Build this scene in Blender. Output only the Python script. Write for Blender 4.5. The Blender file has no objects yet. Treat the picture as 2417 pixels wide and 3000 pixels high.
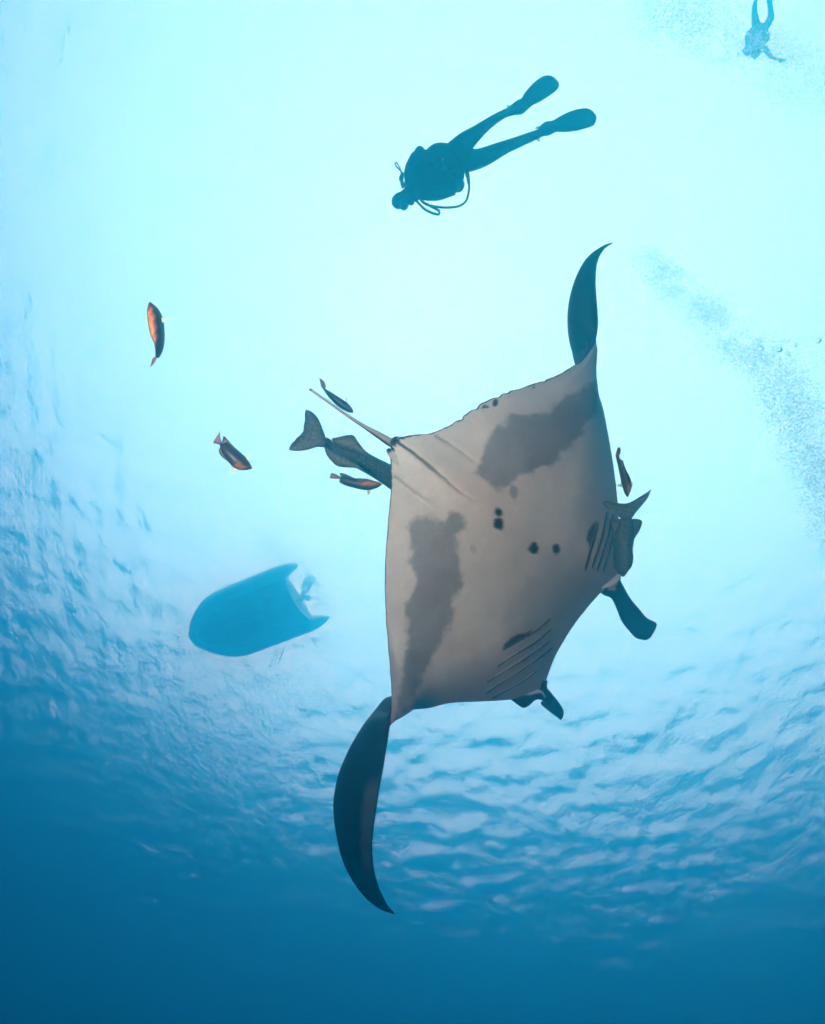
import bpy, bmesh, math, random
import numpy as np
from mathutils import Vector, Matrix, Euler
from mathutils.bvhtree import BVHTree
R = math.radians
rnd = random.Random(7)
rng = np.random.default_rng(5)
sc = bpy.context.scene
COL = sc.collection

# ------------------------------------------------------------------ camera
W, H, F = 2417.0, 3000.0, 1880.0          # the photograph's size and focal length, in its own pixels
DEPTH = 20.0                              # metres of water above the lens
cd = bpy.data.cameras.new('camera'); cam = bpy.data.objects.new('camera', cd); COL.objects.link(cam); sc.camera = cam
cd.sensor_fit = 'VERTICAL'; cd.sensor_height = 24; cd.lens = 24 * F / H; cd.clip_start = .05; cd.clip_end = 2000
cam.location = (0, 0, -DEPTH)
CAMM = Euler((R(90 + 66.5), 0, 0)).to_matrix() @ Matrix.Rotation(R(19), 3, 'Z')
cam.rotation_euler = CAMM.to_euler()
CM = np.array(CAMM); CL = np.array((0, 0, -DEPTH))

# ------------------------------------------------------------------ sky, sun, exposure
w = bpy.data.worlds.new('World'); sc.world = w; w.use_nodes = True
nt = w.node_tree; bg = nt.nodes['Background']; sk = nt.nodes.new('ShaderNodeTexSky')
SEL, SAZ = 76, -40
sk.sky_type = 'NISHITA'; sk.sun_disc = False; sk.sun_elevation = R(SEL); sk.sun_rotation = R(SAZ)
sk.dust_density = .1; sk.air_density = .2; sk.ozone_density = 0
bg.inputs[1].default_value = .05; nt.links.new(sk.outputs[0], bg.inputs[0])
sl = bpy.data.lights.new('sun', 'SUN'); so = bpy.data.objects.new('sun', sl); COL.objects.link(so)
sl.energy = 1.5; sl.angle = R(179); sl.color = (1, .99, .52)          # overcast: the whole bright cloud cover
sd = Vector((math.sin(R(SAZ)) * math.cos(R(SEL)), math.cos(R(SAZ)) * math.cos(R(SEL)), math.sin(R(SEL))))
so.rotation_euler = sd.to_track_quat('Z', 'Y').to_euler()
sc.view_settings.view_transform = 'Standard'; sc.view_settings.look = 'None'
sc.view_settings.exposure = 2.72; sc.view_settings.gamma = 1
cy = sc.cycles
cy.max_bounces = 9; cy.volume_bounces = 3; cy.transmission_bounces = 8; cy.glossy_bounces = 4; cy.diffuse_bounces = 2
cy.transparent_max_bounces = 8; cy.use_denoising = True; cy.sample_clamp_indirect = 8
cy.use_adaptive_sampling = True; cy.adaptive_threshold = .03

# the photographer's strobe beside the lens: the light that the photograph shows on the belly, the fish and the drifting specks
def cam_to_world(x, y, z): return Vector(CL + CM @ np.array((x, y, z)))
st = bpy.data.lights.new('camera_strobe', 'SPOT'); sto = bpy.data.objects.new('camera_strobe', st); COL.objects.link(sto)
st.energy = 118; st.color = (1, .87, .72); st.shadow_soft_size = .08; st.spot_size = R(64); st.spot_blend = 1
sto.location = cam_to_world(-.95, .35, .05)
sto.rotation_euler = (sto.location - cam_to_world(.0, .12, -3.3)).to_track_quat('Z', 'Y').to_euler()

# ------------------------------------------------------------------ helpers
def U(p):
    """photo pixel + depth along the view axis -> world points, (n,3) or (3,)"""
    p = np.asarray(p, float); x, y, d = p[..., 0], p[..., 1], p[..., 2]
    c = np.stack([(x - W / 2) / F * d, -(y - H / 2) / F * d, -d], -1)
    return c @ CM.T + CL

def crv(pts, n, t=None):
    """smooth curve through the points (non-uniform Catmull-Rom), n samples or at the given parameters"""
    p = np.asarray(pts, float)
    k = np.r_[0, np.cumsum(np.maximum(np.linalg.norm(np.diff(p[:, :2], axis=0), axis=1), 1e-6) ** .7)]; k /= k[-1]
    return herm(k, p, np.linspace(0, 1, n) if t is None else t)

def herm(k, p, t):
    m = np.zeros_like(p); dk = np.diff(k)[:, None]; s = np.diff(p, axis=0) / dk
    m[1:-1] = (s[:-1] * dk[1:] + s[1:] * dk[:-1]) / (dk[1:] + dk[:-1]); m[0] = s[0]; m[-1] = s[-1]
    i = np.clip(np.searchsorted(k, t, side='right') - 1, 0, len(k) - 2)
    h = (k[i + 1] - k[i])[:, None]; x = ((t - k[i])[:, None]) / h
    return ((1 + 2 * x) * (1 - x) ** 2 * p[i] + x * (1 - x) ** 2 * h * m[i] + x * x * (3 - 2 * x) * p[i + 1] + x * x * (x - 1) * h * m[i + 1])

def mesh_obj(name, v, f, mat, parent=None, col=None, smooth=True):
    me = bpy.data.meshes.new(name); me.from_pydata([tuple(map(float, q)) for q in v], [], f)
    me.validate(); me.update()
    if smooth: me.polygons.foreach_set('use_smooth', np.ones(len(me.polygons), bool))
    if col is not None:
        a = me.color_attributes.new('pigment', 'FLOAT_COLOR', 'POINT')
        c = np.ones((len(me.vertices), 4), np.float32); c[:, :3] = col; a.data.foreach_set('color', c.ravel())
    if mat: me.materials.append(mat)
    o = bpy.data.objects.new(name, me); COL.objects.link(o)
    if parent is not None: o.parent = parent
    return o

def thing(name, label, cat, loc, group=None):
    o = bpy.data.objects.new(name, None); COL.objects.link(o); o.location = loc
    o['label'] = label; o['category'] = cat; o.empty_display_size = .1
    if group: o['group'] = group
    bpy.context.view_layer.update()
    return o

def put(o, parent):
    """make o, whose mesh is in world coordinates, a part of parent"""
    o.parent = parent
    bpy.context.view_layer.update(); o.matrix_parent_inverse = parent.matrix_world.inverted()
    return o

def slab(A, B, thick, nu=24, nv=10, profile=.5, camber=0.0, flat=None):
    """closed solid between two edge curves given in photo pixels + depth; thick(u) is the full thickness in metres at mid-width"""
    a = crv(A, nu) if not isinstance(A, np.ndarray) else A; b = crv(B, nu) if not isinstance(B, np.ndarray) else B
    nu = len(a)
    vv = (1 - np.cos(np.linspace(0, math.pi, nv))) / 2
    g = a[:, None, :] * (1 - vv)[None, :, None] + b[:, None, :] * vv[None, :, None]
    P = U(g)
    du = np.gradient(P, axis=0); dv = np.gradient(P, axis=1); n = np.cross(du, dv)
    # one plain normal for each rib keeps thin ends stable
    nr = n[:, nv // 2]; nr = nr / np.maximum(np.linalg.norm(nr, axis=-1, keepdims=True), 1e-9)
    uu = np.linspace(0, 1, nu)
    th = np.array([thick(t) for t in uu])
    pr = np.maximum(4 * vv * (1 - vv), 0) ** profile
    off = (th[:, None] * pr[None, :] / 2)[..., None] * nr[:, None, :]
    if camber: P = P + (camber * np.maximum(4 * vv * (1 - vv), 0))[None, :, None] * nr[:, None, :]
    top, bot = P + off, P - off
    V = list(top.reshape(-1, 3)); idx = np.arange(nu * nv).reshape(nu, nv); jdx = np.zeros_like(idx)
    for i in range(nu):
        for j in range(nv):
            if j in (0, nv - 1): jdx[i, j] = idx[i, j]
            else: jdx[i, j] = len(V); V.append(bot[i, j])
    Fc = []
    for i in range(nu - 1):
        for j in range(nv - 1):
            Fc.append((idx[i, j], idx[i + 1, j], idx[i + 1, j + 1], idx[i, j + 1]))
            Fc.append((jdx[i, j], jdx[i, j + 1], jdx[i + 1, j + 1], jdx[i + 1, j]))
    for i in (0, nu - 1):
        ring = list(idx[i]) + list(jdx[i][1:-1][::-1]); Fc.append(tuple(ring if i == 0 else ring[::-1]))
    V = np.array(V); uv = np.zeros((len(V), 2))
    for i in range(nu):
        for j in range(nv):
            uv[idx[i, j]] = (uu[i], vv[j]); uv[jdx[i, j]] = (uu[i], vv[j])
    return V, [tuple(int(q) for q in f) for f in Fc], uv

def tube(pts, rad, n=10):
    """closed round tube through world points"""
    p = np.asarray(pts, float); m = len(p); r = np.broadcast_to(np.asarray(rad, float), (m,))
    t = np.gradient(p, axis=0); t /= np.maximum(np.linalg.norm(t, axis=1, keepdims=True), 1e-9)
    ref = np.array((0.3, .2, .93)); V = []; prev = None
    for i in range(m):
        x = np.cross(t[i], ref) if prev is None else prev - t[i] * np.dot(prev, t[i])
        if np.linalg.norm(x) < 1e-6: x = np.cross(t[i], (1, 0, 0))
        x /= np.linalg.norm(x); y = np.cross(t[i], x); prev = x
        for k in range(n):
            a = 2 * math.pi * k / n; V.append(p[i] + r[i] * (math.cos(a) * x + math.sin(a) * y))
    Fc = [(i * n + k, i * n + (k + 1) % n, (i + 1) * n + (k + 1) % n, (i + 1) * n + k) for i in range(m - 1) for k in range(n)]
    Fc += [tuple(range(n))[::-1], tuple(range((m - 1) * n, m * n))]
    return np.array(V), Fc

def join(*parts):
    V, Fc = [], []
    for p in parts:
        b = len(V); V.extend(list(p[0])); Fc.extend(tuple(i + b for i in f) for f in p[1])
    return np.array(V), Fc

def ball(c, r, axes=None, n=14):
    V, Fc = [], []; c = np.asarray(c, float); r = np.broadcast_to(np.asarray(r, float), (3,))
    M = np.eye(3) if axes is None else np.asarray(axes)
    for i in range(n + 1):
        th = math.pi * i / n
        for k in range(2 * n):
            ph = math.pi * k / n
            V.append(c + M.T @ (r * np.array((math.sin(th) * math.cos(ph), math.sin(th) * math.sin(ph), math.cos(th)))))
    for i in range(n):
        for k in range(2 * n): Fc.append((i * 2 * n + k, (i + 1) * 2 * n + k, (i + 1) * 2 * n + (k + 1) % (2 * n), i * 2 * n + (k + 1) % (2 * n)))
    return np.array(V), Fc

def fuse(name, V, Fc, mat, voxel, parent=None, smooth=6):
    """one continuous skin over overlapping volumes"""
    o = mesh_obj(name, V, Fc, mat)
    m = o.modifiers.new('r', 'REMESH'); m.mode = 'VOXEL'; m.voxel_size = voxel; m.use_smooth_shade = True
    s = o.modifiers.new('s', 'SMOOTH'); s.iterations = smooth; s.factor = .5
    dg = bpy.context.evaluated_depsgraph_get(); me = bpy.data.meshes.new_from_object(o.evaluated_get(dg))
    old = o.data; o.modifiers.clear(); o.data = me; me.name = name; bpy.data.meshes.remove(old)
    if not me.materials: me.materials.append(mat)
    if parent is not None: put(o, parent)
    return o

def noise2(x, y, s, seed=0):
    """cheap smooth value noise for numpy arrays, about -1..1"""
    r = np.random.default_rng(seed); g = r.uniform(-1, 1, (64, 64))
    x = x / s; y = y / s; i = np.floor(x).astype(int); j = np.floor(y).astype(int); fx = x - i; fy = y - j
    fx = fx * fx * (3 - 2 * fx); fy = fy * fy * (3 - 2 * fy)
    a = g[i % 64, j % 64]; b = g[(i + 1) % 64, j % 64]; c = g[i % 64, (j + 1) % 64]; d = g[(i + 1) % 64, (j + 1) % 64]
    return (a * (1 - fx) + b * fx) * (1 - fy) + (c * (1 - fx) + d * fx) * fy

# ------------------------------------------------------------------ materials
def new_mat(name):
    m = bpy.data.materials.new(name); m.use_nodes = True
    return m, m.node_tree, m.node_tree.nodes['Principled BSDF']

def skin_mat(name, base=None, rough=.6, grain=30, amount=.25, bump=.004, spec=.3):
    """pigment attribute (or one colour) broken up by noise, with fine relief"""
    m, t, b = new_mat(name); N, L = t.nodes, t.links
    tc = N.new('ShaderNodeTexCoord'); nz = N.new('ShaderNodeTexNoise'); nz.inputs['Scale'].default_value = grain; nz.inputs['Detail'].default_value = 5
    L.new(tc.outputs['Object'], nz.inputs['Vector'])
    mr = N.new('ShaderNodeMapRange'); mr.inputs['To Min'].default_value = 1 - amount; mr.inputs['To Max'].default_value = 1 + amount; L.new(nz.outputs[0], mr.inputs[0])
    mr.inputs['From Min'].default_value = .25; mr.inputs['From Max'].default_value = .75
    mx = N.new('ShaderNodeMix'); mx.data_type = 'RGBA'; mx.blend_type = 'MULTIPLY'; mx.inputs[0].default_value = 1
    if base is None:
        at = N.new('ShaderNodeVertexColor'); at.layer_name = 'pigment'; L.new(at.outputs[0], mx.inputs[6])
    else: mx.inputs[6].default_value = (*base, 1)
    L.new(mr.outputs[0], mx.inputs[7]); L.new(mx.outputs[2], b.inputs['Base Color'])
    b.inputs['Roughness'].default_value = rough; b.inputs['Specular IOR Level'].default_value = spec
    bp = N.new('ShaderNodeBump'); bp.inputs['Distance'].default_value = bump; bp.inputs['Strength'].default_value = .5
    L.new(nz.outputs[0], bp.inputs['Height']); L.new(bp.outputs[0], b.inputs['Normal'])
    return m

M_manta = skin_mat('manta_skin', None, .62, 60, .07, .003, .2)
M_slit = skin_mat('gill_slit', (.05, .05, .052), .8)
M_fish = skin_mat('fish_scales', None, .45, 120, .35, .002, .35)
M_remora = skin_mat('remora_skin', None, .55, 60, .85, .003, .3)
M_suit = skin_mat('neoprene', (.012, .012, .014), .85, 60, .3, .003, .2)
M_vest = skin_mat('vest_nylon', (.016, .016, .019), .8, 90, .4, .003, .2)
M_rubber = skin_mat('fin_rubber', (.012, .012, .013), .6, 50, .2, .002, .3)
M_metal, _, _b = new_mat('tank_metal'); _b.inputs['Base Color'].default_value = (.35, .36, .37, 1); _b.inputs['Metallic'].default_value = .6; _b.inputs['Roughness'].default_value = .45
M_clear, _, _b = new_mat('mask_skirt'); _b.inputs['Base Color'].default_value = (.10, .12, .13, 1); _b.inputs['Roughness'].default_value = .25
M_buckle, _, _b = new_mat('buckle_plastic'); _b.inputs['Base Color'].default_value = (.35, .36, .36, 1)
M_face = skin_mat('face_skin', (.35, .22, .16), .6)
M_tube = skin_mat('boat_tube', (.5, .51, .53), .6, 8, .2, .002)
M_hull = skin_mat('boat_hull', (.82, .82, .82), .5, 6, .25, .003)
M_snow, _, _b = new_mat('drifting_speck'); _b.inputs['Base Color'].default_value = (.8, .78, .7, 1)
M_bub, _t, _b = new_mat('air_bubble'); _t.nodes.remove(_b)
_g = _t.nodes.new('ShaderNodeBsdfGlass'); _g.inputs['IOR'].default_value = 1 / 1.333; _g.inputs['Roughness'].default_value = 0
_t.links.new(_g.outputs[0], _t.nodes['Material Output'].inputs[0])

# ------------------------------------------------------------------ setting: water surface, seabed, haze
def grid(name, xs, ys, z, mat):
    X, Y = np.meshgrid(xs, ys); Z = z(X, Y); nx, ny = len(xs), len(ys)
    co = np.stack([X.ravel(), Y.ravel(), Z.ravel()], 1).astype(np.float32)
    i = np.arange(nx * ny).reshape(ny, nx)
    q = np.stack([i[:-1, :-1], i[:-1, 1:], i[1:, 1:], i[1:, :-1]], -1).reshape(-1, 4)
    me = bpy.data.meshes.new(name); me.vertices.add(len(co)); me.vertices.foreach_set('co', co.ravel())
    me.loops.add(q.size); me.loops.foreach_set('vertex_index', q.ravel().astype(np.int32))
    me.polygons.add(len(q)); me.polygons.foreach_set('loop_start', np.arange(0, q.size, 4, dtype=np.int32))
    me.update(calc_edges=True); me.polygons.foreach_set('use_smooth', np.ones(len(q), bool)); me.materials.append(mat)
    o = bpy.data.objects.new(name, me); COL.objects.link(o); o['kind'] = 'structure'; return o

comps = []; NC = 90; SLOPE = .100
for k in range(NC):
    L_ = .32 * (3.6 / .32) ** rng.random(); th = rng.normal(R(30), R(42))
    comps.append((2 * math.pi / L_ * math.cos(th), 2 * math.pi / L_ * math.sin(th), rng.random() * 6.28, SLOPE * math.sqrt(2 / NC) * L_ / 6.283 * (1.2 if L_ < 2 else .75)))
def wave(X, Y):
    Z = np.zeros_like(X); fade = 1 / (1 + (np.hypot(X, Y - 12) / 70) ** 4)
    for kx, ky, p, a in comps: Z += a * np.sin(kx * X + ky * Y + p)
    gust = .75 + .5 * noise2(X + 500, Y + 500, 9, 3)
    return Z * fade * gust
def axis(lo, hi, s0, far):
    a = list(np.arange(lo, hi, s0)); s = s0; x = a[-1]
    while x < far: s *= 1.35; x += s; a.append(x)
    x = a[0]; s = s0
    while x > -far: s *= 1.35; x -= s; a.insert(0, x)
    return np.array(a)
M_water, _t, _b = new_mat('sea_water'); _t.nodes.remove(_b)
_g = _t.nodes.new('ShaderNodeBsdfGlass'); _g.inputs['IOR'].default_value = 1.333; _g.inputs['Roughness'].default_value = .17      # the finest ripples
_t.links.new(_g.outputs[0], _t.nodes['Material Output'].inputs[0])
_tc = _t.nodes.new('ShaderNodeTexCoord'); _mp = _t.nodes.new('ShaderNodeMapping'); _mp.inputs['Rotation'].default_value = (0, 0, R(-30)); _mp.inputs['Scale'].default_value = (1.25, .7, 1)
_n1 = _t.nodes.new('ShaderNodeTexNoise'); _n1.inputs['Scale'].default_value = 5.5; _n1.inputs['Detail'].default_value = 3.5; _n1.inputs['Roughness'].default_value = .55; _n1.inputs['Distortion'].default_value = .4
_bp = _t.nodes.new('ShaderNodeBump'); _bp.inputs['Strength'].default_value = 1; _bp.inputs['Distance'].default_value = .030
_t.links.new(_tc.outputs['Object'], _mp.inputs[0]); _t.links.new(_mp.outputs[0], _n1.inputs['Vector']); _t.links.new(_n1.outputs[0], _bp.inputs['Height']); _t.links.new(_bp.outputs[0], _g.inputs['Normal'])
grid('water_surface', axis(-36, 34, .14, 150), axis(-14, 48, .14, 150), wave, M_water)
M_bed = skin_mat('seabed_sand', (.14, .13, .11), .9, .3, .4, .05)
grid('seabed', np.linspace(-155, 155, 60), np.linspace(-155, 155, 60), lambda X, Y: -60 + 1.2 * np.sin(X * .11) * np.sin(Y * .09), M_bed)

bm = bmesh.new(); bmesh.ops.create_cube(bm, size=1); bmesh.ops.scale(bm, vec=(380, 380, 64.5), verts=bm.verts); bmesh.ops.translate(bm, vec=(0, 0, -62.5 + 32.25), verts=bm.verts)
me = bpy.data.meshes.new('haze'); bm.to_mesh(me); bm.free(); hz = bpy.data.objects.new('haze', me); COL.objects.link(hz); hz['kind'] = 'stuff'
M_haze = bpy.data.materials.new('sea_haze'); M_haze.use_nodes = True; _t = M_haze.node_tree; _t.nodes.clear()
_o = _t.nodes.new('ShaderNodeOutputMaterial'); _v = _t.nodes.new('ShaderNodeVolumePrincipled'); _t.links.new(_v.outputs[0], _o.inputs['Volume'])
SS, SA, DN = (.002, .053, .080), (.074, .037, .002), .115           # scattering and absorption of the water per metre
CC = [s / DN for s in SS]; AB = [max(0, 1 - a / (DN * (1 - c))) ** 2 for a, c in zip(SA, CC)]
_v.inputs['Density'].default_value = DN; _v.inputs['Color'].default_value = (*CC, 1); _v.inputs['Absorption Color'].default_value = (*AB, 1); _v.inputs['Anisotropy'].default_value = .89
me.materials.append(M_haze)

# ------------------------------------------------------------------ manta ray
def dbody(x, y):
    """distance of the manta's belly plane: the tail end is nearer, head and upper wing farther"""
    p = np.clip((x - 1450) * .69 + (y - 1560) * .72, -420, 420); q = (x - 1450) * .72 - (y - 1560) * .69
    up = np.maximum(q, 0) / 600; lo = np.maximum(-q, 0) / 600
    return 3.62 + p * .00105 + .42 * up ** 2.4 + .03 * lo ** 2 - .12 * np.maximum(lo - 1, 0)

def D(x, y, e=0.0): return (x, y, float(dbody(x, y)) + e)
# each station: trailing edge point, two chord points (None: straight), leading edge point; numbers after x,y are extra depth
ST = [
 ((1158, 2678, 0), None, None, (1157, 2679, .01)),
 ((1136, 2652, 0), None, None, (1118, 2664, .03)),
 ((1118, 2618, 0), None, None, (1083, 2637, .06)),
 ((1101, 2570, 0), None, None, (1042, 2588, .10)),
 ((1093, 2520, 0), None, None, (1009, 2529, .14)),
 ((1091, 2470, 0), None, None, (990, 2465, .18)),
 ((1098, 2405, 0), None, None, (980, 2392, .22)),
 ((1109, 2330, 0), None, None, (982, 2335, .26)),
 ((1121, 2262, 0), None, None, (996, 2272, .30)),
 ((1132, 2195, 0), None, None, (1030, 2198, .34)),
 ((1142, 2130, 0), (1135, 2132, .07), (1105, 2128, .20), (1075, 2130, .36)),
 ((1144, 2095, 0), (1156, 2113, .06), (1140, 2112, .26), (1110, 2080, .42)),
 ((1147, 2038, 0), (1166, 2080, .03), (1174, 2102, .14), (1140, 2050, .44)),
 ((1144, 1975, 0), (1172, 2022, .0), (1206, 2080, .06), (1190, 2075, .36)),
 ((1137, 1890, 0), (1170, 1955, -.02), (1218, 2040, .02), (1245, 2076, .20)),
 ((1130, 1800, 0), None, None, (1318, 2060, .06)),
 ((1127, 1700, 0), None, None, (1405, 2055, .04)),
 ((1131, 1600, 0), None, None, (1480, 2051, .03)),
 ((1140, 1500, 0), None, None, (1545, 2040, .03)),
 ((1147, 1420, 0), None, None, (1590, 2008, .03)),
 ((1143, 1345, 0), None, None, (1628, 1920, .05)),
 ((1150, 1300, 0), None, None, (1682, 1830, .05)),
 ((1190, 1278, 0), None, None, (1758, 1738, .04)),
 ((1262, 1268, 0), None, None, (1818, 1685, .03)),
 ((1325, 1242, 0), None, None, (1816, 1590, .02)),
 ((1385, 1198, 0), None, None, (1812, 1505, .02)),
 ((1455, 1160, 0), None, None, (1802, 1400, .03)),
 ((1540, 1132, 0), None, None, (1782, 1275, .06)),
 ((1625, 1102, 0), (1675, 1122, -.01), (1745, 1150, .04), (1757, 1165, .20)),
 ((1680, 1072, 0), (1715, 1076, 0), (1747, 1085, .07), (1722, 1110, .32)),
 ((1705, 1056, 0), (1730, 1050, .02), (1748, 1048, .12), (1695, 1072, .40)),
 ((1732, 1020, 0), (1747, 1018, .06), (1742, 1016, .22), (1682, 1030, .42)),
 ((1746, 992, 0), (1744, 992, .10), (1715, 992, .26), (1676, 1000, .40)),
 ((1752, 950, 0), None, None, (1672, 945, .34)),
 ((1750, 900, 0), None, None, (1674, 890, .26)),
 ((1746, 850, 0), None, None, (1686, 838, .18)),
 ((1746, 800, 0), None, None, (1706, 790, .12)),
 ((1754, 757, 0), None, None, (1735, 748, .07)),
 ((1775, 726, 0), None, None, (1768, 721, .03)),
 ((1798, 711, 0), None, None, (1797, 710, .01)),
]
ctrl = []
for T, a, b, L in ST:
    t = np.array(D(*T)); l = np.array(D(*L))
    m1 = t + (l - t) / 3 if a is None else np.array(D(*a)); m2 = t + (l - t) * 2 / 3 if b is None else np.array(D(*b))
    ctrl.append((t, m1, m2, l))
ctrl = np.array(ctrl)                                     # stations x 4 x 3
mid = ctrl.mean(1); ks = np.r_[0, np.cumsum(np.linalg.norm(np.diff(mid[:, :2], axis=0), axis=1) ** .8 + 6)]; ks /= ks[-1]
NU, NV = 520, 150
us = np.linspace(0, 1, NU); vs = .5 - .5 * np.cos(np.linspace(0, math.pi, NV)); vs = .5 * vs + .5 * np.linspace(0, 1, NV)
C4 = np.stack([herm(ks, ctrl[:, k], us) for k in range(4)], 1)      # NU x 4 x 3
# ragged trailing edge
Tn = C4[:, 0]; cu = np.interp(21, np.arange(len(ks)), ks)
near = np.exp(-((us - cu) / .035) ** 2)
rag = 1.0 * noise2(us * 4000, us * 0, 11, 1) + 1.6 * noise2(us * 4000, us * 0, 37, 2) + near * 12 * noise2(us * 4000, us * 0 + 9, 60, 4)
for ux, wd, am in ((26.0, .004, 7), (26.35, .0025, 6), (27.6, .0016, 6), (25.1, .003, 5), (24.4, .003, 6)):
    rag += am * np.exp(-((us - np.interp(ux, np.arange(len(ks)), ks)) / wd) ** 2)
chd = C4[:, 1] - C4[:, 0]; chd = chd / np.maximum(np.linalg.norm(chd[:, :2], axis=1, keepdims=True), 1e-6)
body_w = np.clip((us - ks[13]) / .02, 0, 1) * np.clip((ks[29] - us) / .02, 0, 1)
sp = np.r_[0, 0.3333, .6667, 1]
G = np.stack([herm(sp, C4[i], vs) for i in range(NU)], 0)           # NU x NV x 3, photo px + depth
G[:, :, :2] += (chd[:, None, :2] * (rag * (.25 + .75 * body_w))[:, None, None]) * np.exp(-(vs / .05) ** 2)[None, :, None]
gx, gy = G[..., 0].copy(), G[..., 1].copy()
span = np.clip(1 - np.abs(us - cu) / .42, 0, 1)
belly = (span ** 1.2)[:, None] * np.sin(math.pi * vs ** .9)[None, :] ** 1.3
G[..., 2] -= .16 * belly
G[..., 2] += .26 * (span ** .7)[:, None] * (np.clip((vs - .70) / .30, 0, 1) ** 2)[None, :]      # the head and front margin roll up and away
def seg_dist(px, py, pts):
    """signed distance (px) to a polyline, and position along it 0..1"""
    best = np.full(px.shape, 1e9); along = np.zeros(px.shape); side = np.zeros(px.shape); n = len(pts) - 1
    for i in range(n):
        ax, ay = pts[i]; bx, by = pts[i + 1]; dx, dy = bx - ax, by - ay
        t = np.clip(((px - ax) * dx + (py - ay) * dy) / (dx * dx + dy * dy), 0, 1); d = np.hypot(px - ax - t * dx, py - ay - t * dy)
        k = d < best; best = np.where(k, d, best); along = np.where(k, (i + t) / n, along); side = np.where(k, np.sign((px - ax) * dy - (py - ay) * dx), side)
    return best, along, side
def inpoly(px, py, pts):
    c = np.zeros(px.shape, bool); n = len(pts); j = n - 1
    for i in range(n):
        xi, yi = pts[i]; xj, yj = pts[j]
        c ^= ((yi > py) != (yj > py)) & (px < (xj - xi) * (py - yi) / (yj - yi + 1e-9) + xi); j = i
    return c
def Z(s, ox, oy, pts): return [(ox + s * a, oy + s * b) for a, b in pts]
z2 = lambda p: Z(.5569, 1050, 1000, p)
z5 = lambda p: Z(.2304, 1350, 1750, p)
z4 = lambda p: Z(.3247, 1650, 1250, p)
SLITS = [z5(p) for p in ([(530, 665), (700, 570), (900, 450), (1020, 365), (1120, 270)], [(465, 870), (700, 720), (1000, 530), (1140, 400)],
         [(325, 1075), (600, 910), (900, 720), (1120, 550)], [(310, 1215), (420, 1145), (700, 970), (1000, 760), (1150, 640)], [(390, 1280), (600, 1170), (800, 1060), (960, 930)])]
SLITS += [z4(p) for p in ([(305, 865), (270, 1010), (235, 1130), (190, 1290)], [(385, 770), (360, 900), (330, 1030), (255, 1270)], [(435, 790), (390, 1000), (350, 1130), (300, 1290)], [(478, 830), (440, 1000), (405, 1130), (350, 1310)])]
FOLDS = [(z2([(190, 515), (330, 620), (450, 720), (530, 785), (615, 838)]), 1.0), (z2([(410, 500), (520, 565), (645, 655)]), .45), (z2([(190, 710), (300, 800), (430, 890)]), .4)]
ventral = np.clip((us - ks[9]) / .01, 0, 1) * np.clip((ks[33] - us) / .01, 0, 1)
relief = np.zeros_like(gx)
for s in SLITS:
    d, a, side = seg_dist(gx, gy, s); end = np.clip(np.minimum(a, 1 - a) * 6, 0, 1)
    relief += end * np.where(side < 0, .008 * np.exp(-d / 18), -.003 * np.exp(-(d / 9) ** 2))
for s, k in FOLDS:
    d, a, side = seg_dist(gx, gy, s); relief += k * (np.clip(np.minimum(a, 1 - a) * 5, 0, 1)) * (-.016 * np.exp(-(d / 6) ** 2) + .008 * np.exp(-(d / 26) ** 2))
# soft unevenness of the belly: spine ridge, muscle over the wings
relief += .012 * noise2(gx, gy, 150, 8) + .004 * noise2(gx, gy, 55, 9)
relief += .05 * np.exp(-(((gx - 1450) * .72 - (gy - 1560) * .69) / 95) ** 2) * np.sin(math.pi * np.clip(vs, 0, 1))[None, :]
G[..., 2] -= relief * (ventral[:, None] * np.clip(vs / .06, 0, 1)[None, :] * np.clip((1 - vs) / .06, 0, 1)[None, :])
PV = U(G)
nrm = np.cross(np.gradient(PV, axis=0), np.gradient(PV, axis=1)); nrm /= np.maximum(np.linalg.norm(nrm, axis=-1, keepdims=True), 1e-9)
for _ in range(6):
    nrm[1:-1, 1:-1] = (nrm[1:-1, 1:-1] * 2 + nrm[:-2, 1:-1] + nrm[2:, 1:-1] + nrm[1:-1, :-2] + nrm[1:-1, 2:]) / 6
nrm /= np.maximum(np.linalg.norm(nrm, axis=-1, keepdims=True), 1e-9)
tk = .03 + .05 * np.clip(span * 1.6, 0, 1) + .27 * np.exp(-((us - cu) / .13) ** 2); tk *= np.clip(np.minimum(us, 1 - us) / .05, .02, 1)
prof = (vs ** .75) * (1 - vs) ** .42; prof /= prof.max()
PD = PV + nrm * (tk[:, None] * prof[None, :])[..., None]
# pigment, plus shade painted in towards the wing tips
PALE = np.array((.53, .495, .435)); GREY = np.array((.205, .202, .204)); INK = np.array((.022, .022, .022)); BACK = np.array((.008, .009, .011))
jx = gx + 9 * noise2(gx, gy, 26, 21) + 5 * noise2(gx, gy, 9, 22) + 3 * noise2(gx, gy, 4, 25); jy = gy + 9 * noise2(gx, gy, 26, 23) + 5 * noise2(gx, gy, 9, 24) + 3 * noise2(gx, gy, 4, 26)
def soft(px, py, poly, wd):
    d, a, s = seg_dist(px, py, poly + [poly[0]]); ins = inpoly(px, py, poly)
    return np.clip(.5 + np.where(ins, d, -d) / (2 * wd), 0, 1)
patch_up = z2([(1250, 300), (1230, 380), (1180, 480), (1110, 570), (1060, 590), (1050, 640), (1000, 650), (920, 680), (830, 715), (780, 760), (735, 790), (690, 760), (650, 730), (630, 690), (640, 600), (690, 500), (760, 430), (800, 390), (900, 400), (940, 370), (1000, 360), (1060, 310), (1130, 270), (1200, 230), (1260, 200)])
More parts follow.
